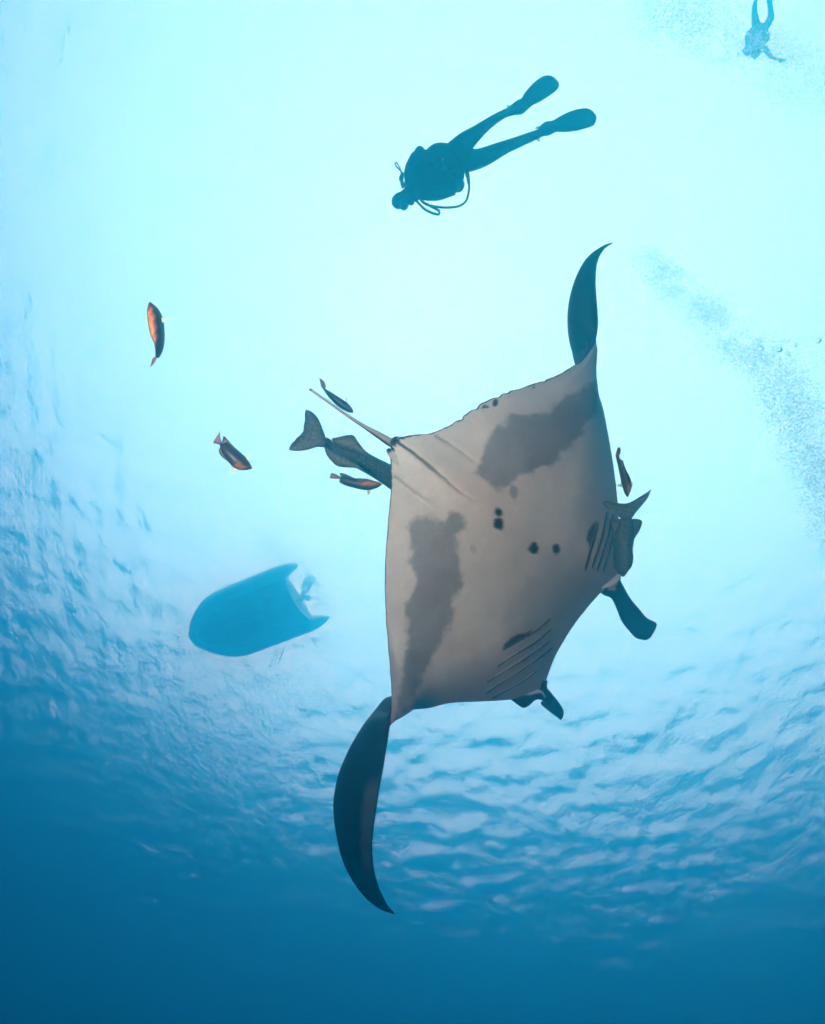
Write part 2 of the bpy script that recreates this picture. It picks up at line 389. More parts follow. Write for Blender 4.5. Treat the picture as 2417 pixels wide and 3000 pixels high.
patch_lo = z2([(490, 895), (540, 910), (572, 935), (560, 985), (525, 1010), (535, 1150), (552, 1230), (540, 1290), (500, 1380), (490, 1450), (470, 1500), (440, 1590), (370, 1700), (340, 1760), (300, 1850), (240, 1960), (195, 1960), (215, 1800), (245, 1650), (262, 1540), (250, 1380), (290, 1330), (310, 1260), (290, 1200), (265, 1160), (290, 1120), (265, 1030), (255, 980), (290, 935), (380, 930), (450, 960)])
throat = z2([(1215, 1180), (1130, 1260), (1060, 1360), (1010, 1440), (930, 1500), (760, 1640), (640, 1700), (500, 1800), (420, 1920), (800, 2200), (1300, 1900), (1700, 1600), (1500, 1200)])
tone = 1 + .03 * noise2(gx, gy, 90, 31) + .05 * noise2(gx, gy, 24, 32)
pg = PALE[None, None, :] * tone[..., None]
pink = np.exp(-(((gx - 1420) / 130) ** 2 + ((gy - 1450) / 90) ** 2))[..., None]; pg = pg * (1 - pink * np.array((-.04, .06, .07)))
def lay(c, m): 
    global pg
    pg = pg * (1 - m[..., None]) + c * m[..., None]
lay(GREY * 1.3, .6 * soft(gx, gy, throat, 45))
mott = (1 + .10 * noise2(gx, gy, 40, 71) + .06 * noise2(gx, gy, 7, 72))[..., None]
lay(GREY * mott, .90 * soft(jx, jy, patch_up, 8)); lay(GREY * mott, .88 * soft(jx, jy, patch_lo, 8))
# shade of the steeply turned wings, painted in as grey towards their tips
tip_shade = np.clip((ks[15] - us) / (ks[15] - ks[10]), 0, 1) + np.clip((us - ks[27]) / (ks[32] - ks[27]), 0, 1)
lay(GREY, (.6 * tip_shade ** 1.3)[:, None] * np.ones_like(gx))
for cx_, cy_, rx, ry, k, c in ((817, 788, 25, 38, .75, GREY), (598, 1090, 16, 24, .4, GREY), (735, 900, 22, 25, 1, INK), (741, 963, 27, 33, 1, INK), (919, 1090, 23, 29, 1, INK), (1035, 1090, 21, 29, 1, INK), (722, 328, 17, 20, .95, INK), (665, 342, 14, 10, .9, INK), (524, 410, 16, 12, .8, INK), (922, 240, 6, 14, .9, INK)):
    X0, Y0 = z2([(cx_, cy_)])[0]; q = np.hypot((gx + .45 * (jx - gx) - X0) / (rx * .5569), (gy + .45 * (jy - gy) - Y0) / (ry * .5569)); lay(c, k * np.clip((1.18 - q) / .36, 0, 1))
lay(INK * 1.6, .97 * soft(gx + .3 * (jx - gx), gy + .3 * (jy - gy), z2([(757, 1624), (770, 1590), (800, 1560), (840, 1540), (880, 1540), (895, 1525), (918, 1520), (905, 1542), (830, 1585)]), 3))
lay(INK * 1.6, .9 * soft(gx + .3 * (jx - gx), gy + .3 * (jy - gy), z2([(1254, 948), (1225, 970), (1210, 1000), (1200, 1040), (1215, 1070), (1222, 1104), (1240, 1020)]), 3))
for s, k in FOLDS:
    d, a, side = seg_dist(gx + .25 * (jx - gx), gy + .25 * (jy - gy), s); lay(INK * 1.5, k * .95 * (1 - a) ** .5 * np.clip((7.5 * (1 - .7 * a) - d) / 4, 0, 1))
# ink along the trailing edge, streaky round the tail
edge_px = np.hypot(gx - gx[:, :1], gy - gy[:, :1])
wd = (3.4 + 1.8 * noise2(us * 4000, us * 0, 17, 41) + near * (8 + 12 * noise2(us * 4000, us * 0 + 3, 9, 42)))
lay(INK, .95 * np.clip((wd[:, None] - edge_px) / 2.5 + .5, 0, 1) * ventral[:, None])
# the tips: the dark back shows; pale streak inside the lower tip's rear margin
dk = 1 - ventral
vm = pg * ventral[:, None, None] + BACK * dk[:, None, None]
bk = np.broadcast_to(BACK, vm.shape).copy() * (1 + .15 * noise2(gx, gy, 30, 51))[..., None]
streak = np.clip((us - ks[3]) / .02, 0, 1) * np.clip((ks[8] - us) / .02, 0, 1)
sv = streak[:, None] * np.clip((.34 - vs[None, :] + .05 * noise2(gx, gy, 20, 52)) / .12, 0, 1) * np.clip((vs[None, :] - .02) / .03, 0, 1)
bk = bk * (1 - .8 * sv[..., None]) + np.array((.14, .12, .10)) * .8 * sv[..., None]
V = list(PV.reshape(-1, 3)); iv = np.arange(NU * NV).reshape(NU, NV)
idr = np.full((NU, NV), -1); cnt = len(V); inner = np.zeros((NU, NV), bool); inner[1:-1, 1:-1] = True
idr[inner] = np.arange(cnt, cnt + inner.sum()); idr[~inner] = iv[~inner]
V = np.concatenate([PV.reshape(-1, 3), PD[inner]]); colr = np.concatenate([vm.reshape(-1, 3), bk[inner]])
fq = np.concatenate([np.stack([iv[:-1, :-1], iv[:-1, 1:], iv[1:, 1:], iv[1:, :-1]], -1).reshape(-1, 4), np.stack([idr[:-1, :-1], idr[1:, :-1], idr[1:, 1:], idr[:-1, 1:]], -1).reshape(-1, 4)])
manta = thing('manta_ray', 'huge manta ray with pale spotted belly and dark curled wing tips', 'manta ray', Vector(U((1450, 1560, 3.6))))
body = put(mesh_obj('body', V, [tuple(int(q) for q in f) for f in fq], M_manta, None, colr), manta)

bvh = BVHTree.FromPolygons([tuple(v) for v in V], [tuple(int(q) for q in f) for f in fq])
CLV = Vector(CL)
def hit(x, y):
    d = (Vector(U((x, y, 1.0))) - CLV).normalized(); h = bvh.ray_cast(CLV, d)
    return (h[0], h[1] if h[1].dot(d) < 0 else -h[1]) if h[0] is not None else (None, None)
def depth_of(p): return float(-(CM.T @ (np.array(p) - CL))[2])
def ribbon(pts, wmm, n=26, lift=.0015):
    q = crv([(a, b, 0) for a, b in pts], n); P = []; Nn = []
    for x, y, _ in q:
        h = hit(x, y)
        if h[0] is None: continue
        P.append(np.array(h[0])); Nn.append(np.array(h[1]))
    P = np.array(P); Nn = np.array(Nn); t = np.gradient(P, axis=0); V = []; Fc = []; m = len(P)
    for i in range(m):
        sdv = np.cross(t[i], Nn[i]); sdv /= np.linalg.norm(sdv); k = math.sin(math.pi * (.04 + .92 * i / (m - 1))) ** 1.2 * wmm / 2000 * (1 + .3 * math.sin(i * 1.7 + wmm))
        V += [P[i] - sdv * k + Nn[i] * lift * .2, P[i] + Nn[i] * lift * 1.6, P[i] + sdv * k + Nn[i] * lift * .2, P[i] - Nn[i] * .006]
    for i in range(m - 1):
        for c in range(4): Fc.append((i * 4 + c, i * 4 + (c + 1) % 4, i * 4 + 4 + (c + 1) % 4, i * 4 + 4 + c))
    Fc += [(0, 1, 2, 3), tuple((m - 1) * 4 + c for c in (3, 2, 1, 0))]
    return V, Fc
for i, s in enumerate(SLITS):
    v_, f_ = ribbon(s, 5.0 if i != 0 else 4.0, lift=.006); put(mesh_obj('gill_slit', v_, f_, M_slit), manta)  # dark strips stand in for the shadow inside each slit

# tail, pelvic fins, cephalic fins
z3 = lambda p: Z(.2592, 800, 1050, p)
def edges(pts, d0, d1=None):
    n = len(pts); d1 = d0 if d1 is None else d1
    return [(x, y, d0 + (d1 - d0) * i / (n - 1)) for i, (x, y) in enumerate(pts)]
dtail = float(dbody(1150, 1300))
tA = edges(z3([(1420, 935), (1345, 905), (1200, 830), (1050, 755), (870, 645), (640, 485), (425, 338)]), dtail + .13, dtail - .2)
tB = edges(z3([(1390, 1040), (1315, 995), (1180, 900), (1030, 795), (850, 672), (620, 508), (407, 358)]), dtail + .13, dtail - .2)
v_, f_, uv = slab(tA, tB, lambda t: .058 * (1 - t) + .014, 40, 12)
cl = np.where((uv[:, 1] > .84)[:, None] | (uv[:, 0] > .975)[:, None], INK * 2, PALE * .72 * (1 + .1 * noise2(uv[:, 0] * 900, uv[:, 1] * 9, 20, 5))[:, None])
put(mesh_obj('tail', v_, f_, M_manta, None, cl), manta)
for A, B in (([(1420, 1230), (1320, 1120), (1280, 1045), (1300, 1030)], [(1450, 1120), (1390, 1060), (1340, 1035), (1320, 1030)]),
             ([(1500, 1000), (1400, 960), (1340, 925), (1325, 960)], [(1600, 960), (1480, 905), (1420, 885), (1380, 895)])):
    v_, f_, uv = slab(edges(z3(A), dtail + .05, dtail - .02), edges(z3(B), dtail + .05, dtail - .02), lambda t: .03 - .015 * t, 16, 8)
    cl = PALE * .9 * np.ones((len(v_), 1)); cl = np.where((uv[:, 0] > .8 + .08 * np.sin(uv[:, 1] * 40))[:, None], INK, cl)
    put(mesh_obj('pelvic_fin', v_, f_, M_manta, None, cl), manta)
hd = depth_of(hit(1785, 1690)[0])
A = edges(z4([(330, 1440), (340, 1500), (430, 1545), (480, 1640), (530, 1760), (600, 1850), (660, 1908), (722, 1920)]), hd + .06, hd + .42)
B = edges(z4([(520, 1310), (515, 1380), (545, 1440), (600, 1540), (690, 1650), (765, 1735), (842, 1775), (800, 1885)]), hd + .04, hd + .35)
v_, f_, uv = slab(A, B, lambda t: .05 * (1 - t) ** 1.2 + .035, 36, 14, camber=.0)
cl = np.where((uv[:, 0] + .05 * np.sin(uv[:, 1] * 9) < .07)[:, None], PALE * .8, BACK * (1.2 + .3 * noise2(uv[:, 0] * 300, uv[:, 1] * 300, 40, 3))[:, None])
put(mesh_obj('cephalic_fin', v_, f_, M_manta, None, cl), manta)
hd = depth_of(hit(1565, 2025)[0])
A = edges(z5([(560, 1230), (632, 1292), (700, 1345), (755, 1390), (800, 1402), (850, 1380), (900, 1325), (960, 1295), (1030, 1300), (1062, 1300)]), hd + .01, hd + .05)
B = edges(z5([(700, 1140), (740, 1160), (790, 1185), (830, 1195), (880, 1195), (930, 1185), (980, 1180), (1030, 1190), (1060, 1225), (1075, 1270)]), hd - .02, hd + .02)
p1 = slab(A, B, lambda t: .04 * (1 - t) + .03, 30, 12)
A = edges(z5([(985, 1045), (975, 1130), (1000, 1190), (1050, 1235), (1072, 1275), (1055, 1310), (1015, 1350), (1060, 1395), (1130, 1450), (1205, 1498), (1238, 1504)]), hd + .0, hd + .25)
B = edges(z5([(1000, 1040), (1015, 1105), (1050, 1150), (1100, 1190), (1150, 1225), (1200, 1275), (1240, 1325), (1280, 1385), (1304, 1432), (1304, 1468), (1270, 1502)]), hd + .04, hd + .25)
p2 = slab(A, B, lambda t: .05 * (1 - t) + .03, 34, 12, camber=.02)
v_, f_ = join(p1, p2); uu = np.concatenate([p1[2], p2[2] + (0, 10)])
cl = np.where(((uu[:, 1] < 5) & (uu[:, 1] > .86))[:, None], PALE * .75, BACK * 1.3 * np.ones((len(v_), 1)))
put(mesh_obj('cephalic_fin', v_, f_, M_manta, None, cl), manta)

# ------------------------------------------------------------------ fishes
def fish_part(name, A, B, d, th, mat, parent, color, nu=26, nv=12, d1=None, camber=0, profile=.5):
    v_, f_, uv = slab(edges(A, d, d1), edges(B, d, d1), th, nu, nv, profile, camber)
    c = color(uv) if callable(color) else np.ones((len(v_), 1)) * np.array(color)
    return put(mesh_obj(name, v_, f_, mat, None, c), parent)

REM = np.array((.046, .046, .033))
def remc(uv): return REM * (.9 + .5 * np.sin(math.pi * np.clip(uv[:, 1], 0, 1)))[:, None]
GR = 'remoras riding along with the manta'
rd = 3.62
rem = thing('remora', 'large speckled grey remora tucked behind the manta beside its tail', 'fish', Vector(U((1040, 1350, rd))), GR)
fish_part('body', z3([(560, 955), (600, 893), (690, 945), (800, 965), (940, 985), (1060, 1065), (1200, 1138), (1310, 1190), (1500, 1290), (1700, 1420), (1850, 1560), (1930, 1660)]),
          z3([(565, 985), (585, 1010), (640, 1075), (760, 1150), (900, 1215), (1010, 1275), (1130, 1345), (1220, 1405), (1345, 1492), (1560, 1610), (1720, 1700), (1860, 1720)]), rd - .02, lambda t: .02 + .15 * min(1, t * 1.8) * (1 - t ** 6), M_remora, rem, remc, 44, 14, rd + .62)
fish_part('tail_fin', z3([(376, 578), (430, 600), (480, 640), (530, 720), (560, 800), (592, 888), (610, 945), (575, 1000), (500, 1000), (400, 1030), (300, 1045), (230, 1043), (180, 1032)]), z3([(375, 580), (358, 625), (362, 690), (346, 765), (340, 828), (318, 850), (302, 872), (268, 896), (243, 932), (212, 958), (196, 988), (184, 1006), (180, 1033)]), rd - .02, lambda t: .012 + .022 * math.sin(math.pi * t), M_remora, rem, remc, 48, 14, rd - .06)
fish_part('dorsal_fin', z3([(660, 905), (740, 888), (830, 868), (906, 868), (960, 940), (1020, 1020), (1080, 1085)]), z3([(680, 950), (760, 1000), (840, 1030), (920, 1050), (980, 1080), (1030, 1100), (1075, 1105)]), rd - .02, lambda t: .03, M_remora, rem, remc, 22, 10)
fish_part('anal_fin', z3([(582, 1015), (605, 1090), (655, 1155), (720, 1215), (820, 1232), (950, 1243), (1040, 1290)]), z3([(600, 1000), (680, 1040), (760, 1080), (840, 1120), (900, 1150), (960, 1200), (1030, 1270)]), rd - .02, lambda t: .03, M_remora, rem, remc, 22, 10)
h_ = depth_of(hit(1790, 1600)[0]) if hit(1790, 1600)[0] else 3.9
rd = h_ - .16
rem = thing('remora', 'smaller olive remora clinging beside the gills at the manta\'s head', 'fish', Vector(U((1830, 1600, rd))), GR)
fish_part('body', z4([(528, 812), (500, 850), (470, 920), (455, 1000), (460, 1100), (458, 1200), (468, 1280), (492, 1322), (515, 1340)]), z4([(612, 812), (630, 860), (640, 930), (635, 1010), (618, 1110), (625, 1180), (612, 1248), (572, 1298), (535, 1340)]), rd, lambda t: .03 + .13 * min(1, t * 2.2) * (1 - .5 * t ** 5), M_remora, rem, remc, 34, 14, rd + .02)
fish_part('tail_fin', z4([(358, 678), (372, 712), (420, 742), (480, 790), (522, 828), (568, 838), (614, 828), (652, 780), (702, 720), (760, 645), (796, 563)]), z4([(360, 676), (400, 668), (440, 680), (490, 690), (535, 692), (580, 690), (625, 672), (675, 642), (720, 615), (760, 590), (796, 562)]), rd, lambda t: .02, M_remora, rem, remc, 30, 10, rd - .04)
fish_part('dorsal_fin', z4([(650, 828), (700, 842), (713, 856), (705, 895), (690, 935), (655, 990), (630, 1030)]), z4([(590, 840), (590, 880), (590, 920), (590, 960), (595, 990), (600, 1010), (610, 1032)]), rd, lambda t: .022, M_remora, rem, remc, 18, 8)
fish_part('anal_fin', z4([(500, 832), (450, 842), (430, 852), (434, 890), (440, 930), (446, 970), (455, 1010)]), z4([(560, 840), (550, 880), (540, 920), (530, 950), (520, 980), (500, 1000), (470, 1020)]), rd, lambda t: .022, M_remora, rem, remc, 18, 8)

GF = 'reef fish around the manta'
DKF = np.array((.022, .017, .018)); ORG = np.array((.60, .16, .03)); YEL = np.array((.60, .42, .09)); RED = np.array((.16, .035, .03)); PALEF = np.array((.40, .55, .40))
def fishc(u0, u1, v0, v1, k=1.0, yv=None):
    """dark fish with an orange flush between u0..u1 along and v0..v1 across the body"""
    def f(uv):
        u, v = uv[:, 0], uv[:, 1]; n = .06 * np.sin(u * 37 + v * 11) + .04 * np.sin(u * 71 - v * 29)
        a = np.clip((u - u0 + n) / .18, 0, 1) * np.clip((u1 - u + n) / .18, 0, 1) * np.clip((v - v0 + n) / .25, 0, 1) * np.clip((v1 - v + n) / .25, 0, 1) * k
        y = np.exp(-((v - (yv if yv is not None else (v0 + v1) / 2)) / .12) ** 2) * a
        c = DKF * (1 - a)[:, None] + ORG * a[:, None]
        return c * (1 - .55 * y)[:, None] + YEL * (.55 * y)[:, None]
    return f
def smallfish(label, zf, d, body, tail, fins, colr, thick, dz=0.0, extra=()):
    A, B = body; pa = zf(A); cxy = zf([((A[len(A) // 2][0] + B[len(B) // 2][0]) / 2, (A[len(A) // 2][1] + B[len(B) // 2][1]) / 2)])[0]
    t = thing('reef_fish', label, 'fish', Vector(U((*cxy, d))), GF)
    fish_part('body', zf(A), zf(B), d, thick, M_fish, t, colr, 34, 14, d + dz)
    fish_part('tail_fin', zf(tail[0]), zf(tail[1]), d, lambda q: .006, M_fish, t, RED * .45 + DKF * .5, 14, 8, d - dz * .4)
    for fa, fb in fins: fish_part('pectoral_fin', zf(fa), zf(fb), d - .01, lambda q: .004, M_fish, t, PALEF, 10, 6)
    for nm, fa, fb in extra: fish_part(nm, zf(fa), zf(fb), d, lambda q: .008, M_fish, t, DKF * 1.2, 16, 6)
    return t
z6 = lambda p: Z(.2784, 400, 850, p)
smallfish('orange bellied reef fish swimming alone, farthest from the manta', z6, 2.3,
  ([(158, 138), (138, 165), (122, 265), (133, 350), (150, 440), (168, 505), (200, 570), (214, 640), (212, 705)], [(162, 138), (212, 178), (245, 230), (266, 290), (280, 400), (281, 480), (270, 570), (248, 650), (222, 705)]),
  ([(210, 700), (172, 715), (158, 760), (146, 808)], [(222, 700), (212, 722), (185, 768), (147, 808)]),
  [([(262, 288), (300, 290), (345, 295)], [(272, 345), (300, 330), (343, 298)]), ([(140, 420), (150, 460), (158, 505)], [(160, 430), (168, 470), (165, 515)])],
  fishc(.10, .80, .06, .80, 1.0, .33), lambda t: .012 + .075 * math.sin(math.pi * min(1, .06 + t * .9)) ** .7)
smallfish('dark reef fish with red forked tail, midway between the lone orange fish and the remora', z6, 2.5,
  ([(905, 1600), (918, 1620), (950, 1600), (1000, 1640), (1050, 1670), (1100, 1715), (1150, 1760), (1190, 1820), (1211, 1865)], [(890, 1622), (890, 1650), (915, 1730), (960, 1795), (1000, 1845), (1040, 1880), (1090, 1895), (1150, 1893), (1205, 1882)]),
  ([(908, 1625), (890, 1580), (878, 1530), (884, 1482)], [(895, 1645), (865, 1622), (835, 1616), (805, 1605)]),
  [([(1150, 1762), (1175, 1748), (1200, 1740)], [(1172, 1795), (1188, 1775), (1200, 1745)]), ([(1010, 1860), (1005, 1890), (990, 1920)], [(1080, 1895), (1045, 1908), (995, 1921)])],
  fishc(.60, .98, .45, 1.1, .42, .8), lambda t: .012 + .07 * math.sin(math.pi * min(1, .08 + t * .88)) ** .7,
  extra=[('dorsal_fin', [(900, 1600), (908, 1565), (918, 1533), (955, 1570), (1010, 1630), (1060, 1680), (1110, 1722)], [(910, 1640), (930, 1630), (950, 1625), (980, 1640), (1020, 1660), (1065, 1695), (1112, 1730)]),
         ('anal_fin', [(888, 1640), (868, 1672), (866, 1700), (882, 1735), (915, 1770), (960, 1802), (985, 1830)], [(905, 1660), (905, 1690), (915, 1710), (930, 1735), (950, 1765), (970, 1795), (990, 1825)])])
smallfish('reddish brown reef fish swimming right under the large remora', z3, 3.45,
  ([(760, 1345), (790, 1330), (850, 1335), (920, 1355), (1000, 1355), (1080, 1365), (1150, 1385), (1210, 1402), (1236, 1420)], [(755, 1365), (770, 1395), (850, 1440), (920, 1465), (1000, 1483), (1080, 1490), (1140, 1475), (1175, 1465), (1234, 1425)]),
  ([(770, 1340), (730, 1318), (690, 1300), (656, 1295)], [(770, 1360), (730, 1362), (690, 1360), (638, 1355)]),
  [([(1040, 1318), (1055, 1335), (1070, 1360)], [(1034, 1330), (1060, 1352), (1092, 1366)]), ([(1062, 1490), (1062, 1520), (1072, 1550)], [(1100, 1488), (1090, 1525), (1076, 1552)])],
  fishc(.45, .97, .05, .75, .5, .3), lambda t: .012 + .06 * math.sin(math.pi * min(1, .1 + t * .85)) ** .7,
  extra=[('dorsal_fin', [(770, 1335), (755, 1305), (760, 1297), (800, 1300), (860, 1325), (920, 1352)], [(775, 1345), (785, 1340), (800, 1338), (830, 1345), (870, 1355), (918, 1362)]),
         ('anal_fin', [(760, 1360), (748, 1385), (750, 1400), (790, 1425), (840, 1445), (880, 1455)], [(775, 1365), (775, 1380), (785, 1395), (810, 1410), (845, 1430), (880, 1448)])])
smallfish('slender dark reef fish right beside the manta\'s tail', z3, 3.3,
  ([(575, 345), (600, 352), (640, 375), (700, 410), (770, 455), (830, 495), (870, 535), (900, 575), (908, 603)], [(570, 350), (600, 400), (640, 452), (690, 505), (740, 550), (790, 580), (830, 600), (860, 612), (898, 614)]),
  ([(592, 350), (594, 300), (575, 258), (520, 218)], [(575, 360), (545, 318), (538, 290), (520, 220)]),
  [([(835, 500), (826, 470), (828, 425)], [(855, 510), (845, 480), (834, 425)])],
  fishc(.7, 1.0, .3, .8, .15), lambda t: .012 + .055 * math.sin(math.pi * min(1, .1 + t * .85)) ** .7)
smallfish('small brown reef fish with yellow fins just above the olive remora\'s tail', z4, 3.1,
  ([(478, 262), (490, 310), (505, 380), (520, 460), (530, 520), (545, 570), (562, 610), (578, 630)], [(500, 270), (510, 300), (540, 335), (560, 390), (590, 440), (607, 480), (610, 560), (584, 631)]),
  ([(470, 262), (482, 220), (490, 195), (502, 184)], [(498, 275), (518, 235), (520, 205), (504, 184)]),
  [([(528, 510), (505, 520), (484, 530)], [(535, 548), (510, 540), (484, 534)]), ([(605, 510), (620, 505), (632, 492)], [(610, 565), (620, 540), (632, 494)])],
  fishc(.66, 1.05, .2, .95, .45, .5), lambda t: .012 + .05 * math.sin(math.pi * min(1, .12 + t * .82)) ** .7,
  extra=[('dorsal_fin', [(505, 296), (520, 298), (538, 305), (548, 345), (560, 385)], [(500, 310), (515, 320), (525, 335), (540, 360), (556, 388)])])

# ------------------------------------------------------------------ divers
z1 = lambda p: Z(.4032, 1100, 180, p)
DV = 6.6
def limb(zf, pts, d, r, n=14):
    """tube through (X, Y, extra depth) points"""
    q = np.array([(*zf([(a, b)])[0], d + e) for a, b, e in pts]); k = np.linspace(0, 1, n)
    return tube(U(crv(q, n)), np.interp(k, np.linspace(0, 1, len(r)), r), 14)
def hand(zf, wrist, tip, d, sidev=(1, 0)):
    """palm, four bent fingers and a thumb, from the wrist towards tip (X, Y, extra depth)"""
    a = U((*zf([wrist[:2]])[0], d + wrist[2])); b = U((*zf([tip[:2]])[0], d + tip[2])); ax = b - a; ax /= np.linalg.norm(ax)
    s = CM @ np.array((*sidev, 0.)); s -= ax * np.dot(s, ax); s /= np.linalg.norm(s); nn = np.cross(ax, s)
    out = [tube([a, a + ax * .03, a + ax * .09], [.026, .036, .036], 12)]
    for k, (o, l) in enumerate(((-.030, .07), (-.010, .08), (.010, .077), (.029, .062))):
        p = a + ax * .08 + s * o; out.append(tube([p, p + ax * l * .5 + nn * .004, p + ax * l * .85 + nn * .022, p + ax * l + nn * .038], [.0105, .010, .009, .007], 8))
    p = a + ax * .03 - s * .026; out.append(tube([p, p - s * .028 + ax * .02, p - s * .036 + ax * .05 + nn * .012], [.012, .0105, .008], 8))
    return out
def zs(zf, A, B, d, th, d1=None, nu=26): return slab(edges(zf(A), d, d1), edges(zf(B), d, d1), th, nu, 14)[:2]
def headaxes(face, up):
    f = np.array(face, float); f /= np.linalg.norm(f); u = np.array(up, float); u -= f * np.dot(u, f); u /= np.linalg.norm(u); r_ = np.cross(f, u)
    return f, u, r_

def build_head(c, face, up, r):
    """hooded head: skull, jaw, brow and nose, ears under the hood"""
    f, u, s = headaxes(face, up); ax = np.array([s, f, u])
    parts = [ball(c, (r * .86, r, r * 1.12), ax), ball(c + f * r * .35 - u * r * .55, (r * .62, r * .62, r * .6), ax, 10), ball(c + f * r * .98 - u * r * .12, (r * .16, r * .2, r * .26), ax, 8),
             ball(c + s * r * .86 - u * r * .05, (r * .12, r * .22, r * .3), ax, 8), ball(c - s * r * .86 - u * r * .05, (r * .12, r * .22, r * .3), ax, 8)]
    return parts
def cam_dir(x, y, z): return CM @ np.array((x, y, z), float)

per = thing('person', 'diver in black wetsuit and long fins swimming face down above the manta', 'person', Vector(U((1290, 500, DV))))
hc = U((*z1([(182, 1010)])[0], DV - .02)); fdir = cam_dir(.62, -.62, .55); udir = cam_dir(-.75, -.55, .1)
pieces = [zs(z1, [(225, 935), (243, 870), (290, 760), (380, 655), (470, 612), (530, 602), (610, 585)], [(275, 1000), (340, 985), (430, 955), (520, 895), (600, 845), (660, 805), (700, 770)], DV, lambda t: .15 + .12 * math.sin(math.pi * min(1, .15 + t * .8))),
  zs(z1, [(500, 620), (600, 538), (720, 472), (860, 388), (950, 346), (1010, 318)], [(670, 720), (704, 640), (765, 560), (862, 463), (960, 398), (1020, 376)], DV + .02, lambda t: .19 - .10 * t, DV + .10),
  zs(z1, [(640, 620), (715, 642), (870, 600), (1000, 560), (1130, 515), (1215, 488)], [(630, 800), (700, 794), (830, 744), (960, 664), (1080, 606), (1180, 560), (1235, 528)], DV + .02, lambda t: .19 - .10 * t, DV + .06),
  limb(z1, [(265, 880, 0), (258, 790, -.05), (305, 675, -.08)], DV, [.075, .068, .060]), limb(z1, [(305, 675, -.08), (390, 690, -.16), (470, 745, -.2)], DV, [.060, .05, .034]),
  limb(z1, [(320, 950, 0), (440, 962, -.06), (575, 928, -.1)], DV, [.072, .066, .058]), limb(z1, [(575, 928, -.1), (570, 870, -.18), (525, 800, -.22)], DV, [.058, .048, .034]),
  limb(z1, [(275, 950, 0), (235, 975, -.01), (190, 1005, -.02)], DV, [.10, .075, .07]), limb(z1, [(990, 350, .10), (1060, 325, .10), (1110, 300, .10)], DV, [.045, .042, .035]), limb(z1, [(1200, 515, .06), (1260, 490, .06), (1310, 475, .06)], DV, [.045, .042, .035])]
pieces += build_head(hc, fdir, udir, .088)
pieces += hand(z1, (470, 745, -.2), (520, 780, -.23), DV, (.5, .8)) + hand(z1, (525, 800, -.22), (480, 770, -.25), DV, (.5, .8))
v_, f_ = join(*pieces); fuse('body', v_, f_, M_suit, .011, per, 4)
v_, f_ = join(zs(z1, [(232, 850), (300, 740), (385, 634), (430, 604), (490, 602), (520, 606)], [(345, 1005), (430, 985), (520, 945), (600, 900), (648, 842), (640, 815)], DV + .02, lambda t: .24 + .1 * math.sin(math.pi * t)),
  ball(U((*z1([(605, 900)])[0], DV - .07)), (.06, .07, .05)), ball(U((*z1([(440, 660)])[0], DV - .07)), (.06, .07, .05)), ball(U((*z1([(320, 660)])[0], DV - .02)), (.055, .06, .05)))
fuse('dive_vest', v_, f_, M_vest, .012, per, 3)
a, b = U((*z1([(250, 880)])[0], DV + .27)), U((*z1([(640, 690)])[0], DV + .27)); ax = (b - a) / np.linalg.norm(b - a)
put(mesh_obj('scuba_tank', *tube([a - ax * .10, a - ax * .08, a - ax * .04, a, a + ax * .04, b, b + ax * .03], [.022, .024, .03, .07, .092, .092, .075], 18), M_metal), per)
finA = [(960, 338), (985, 318), (1030, 282), (1060, 272), (1080, 236), (1120, 185), (1180, 130), (1235, 102), (1285, 108), (1326, 146)]
finB = [(985, 390), (1015, 386), (1065, 383), (1108, 347), (1135, 323), (1200, 290), (1270, 245), (1312, 212), (1328, 195), (1332, 178)]
finA2 = [(1170, 505), (1195, 470), (1235, 438), (1280, 433), (1330, 405), (1410, 365), (1480, 345), (1535, 340), (1575, 358), (1594, 385)]
finB2 = [(1188, 545), (1220, 540), (1265, 535), (1312, 512), (1370, 513), (1450, 506), (1530, 486), (1588, 462), (1600, 440), (1606, 415)]
def finth(t): return .10 - .07 * min(1, t / .35) if t < .35 else .03 - .018 * (t - .35)
for fa, fb, dd, dt in ((finA, finB, DV + .10, .18), (finA2, finB2, DV + .06, .12)):
    v_, f_, uv = slab(edges(z1(fa), dd, dd + dt), edges(z1(fb), dd, dd + dt), finth, 40, 16)
    fn = put(mesh_obj('swim_fin', v_, f_, M_rubber), per)
    # stiffening ribs along both edges of the blade
    for k_ in (.10, .90):
        ea, eb = crv(edges(z1(fa), dd, dd + dt), 30), crv(edges(z1(fb), dd, dd + dt), 30); q = ea * (1 - k_) + eb * k_
        put(mesh_obj('rib', *tube(U(q[10:26]), np.linspace(.014, .006, 16), 8), M_rubber), fn)
for s_ in ([(1000, 322, .1), (968, 330, .08), (955, 318, .08)], [(1200, 478, .06), (1175, 482, .05), (1165, 484, .04)], [(1185, 550, .06), (1182, 568, .06), (1196, 580, .06)]):
    put(mesh_obj('fin_strap', *limb(z1, s_, DV, [.010, .009, .007]), M_rubber), per)
f, u, s = headaxes(fdir, udir)
mk = put(mesh_obj('dive_mask', *tube([hc + f * .075 + u * .02, hc + f * .098 + u * .02, hc + f * .104 + u * .02], [.058, .056, .050], 20), M_clear), per)
put(mesh_obj('regulator', *join(tube([hc + f * .075 - u * .045, hc + f * .115 - u * .05, hc + f * .132 - u * .052], [.018, .036, .03], 14), ball(hc + f * .12 - u * .05, .034, None, 8)), M_rubber), per)
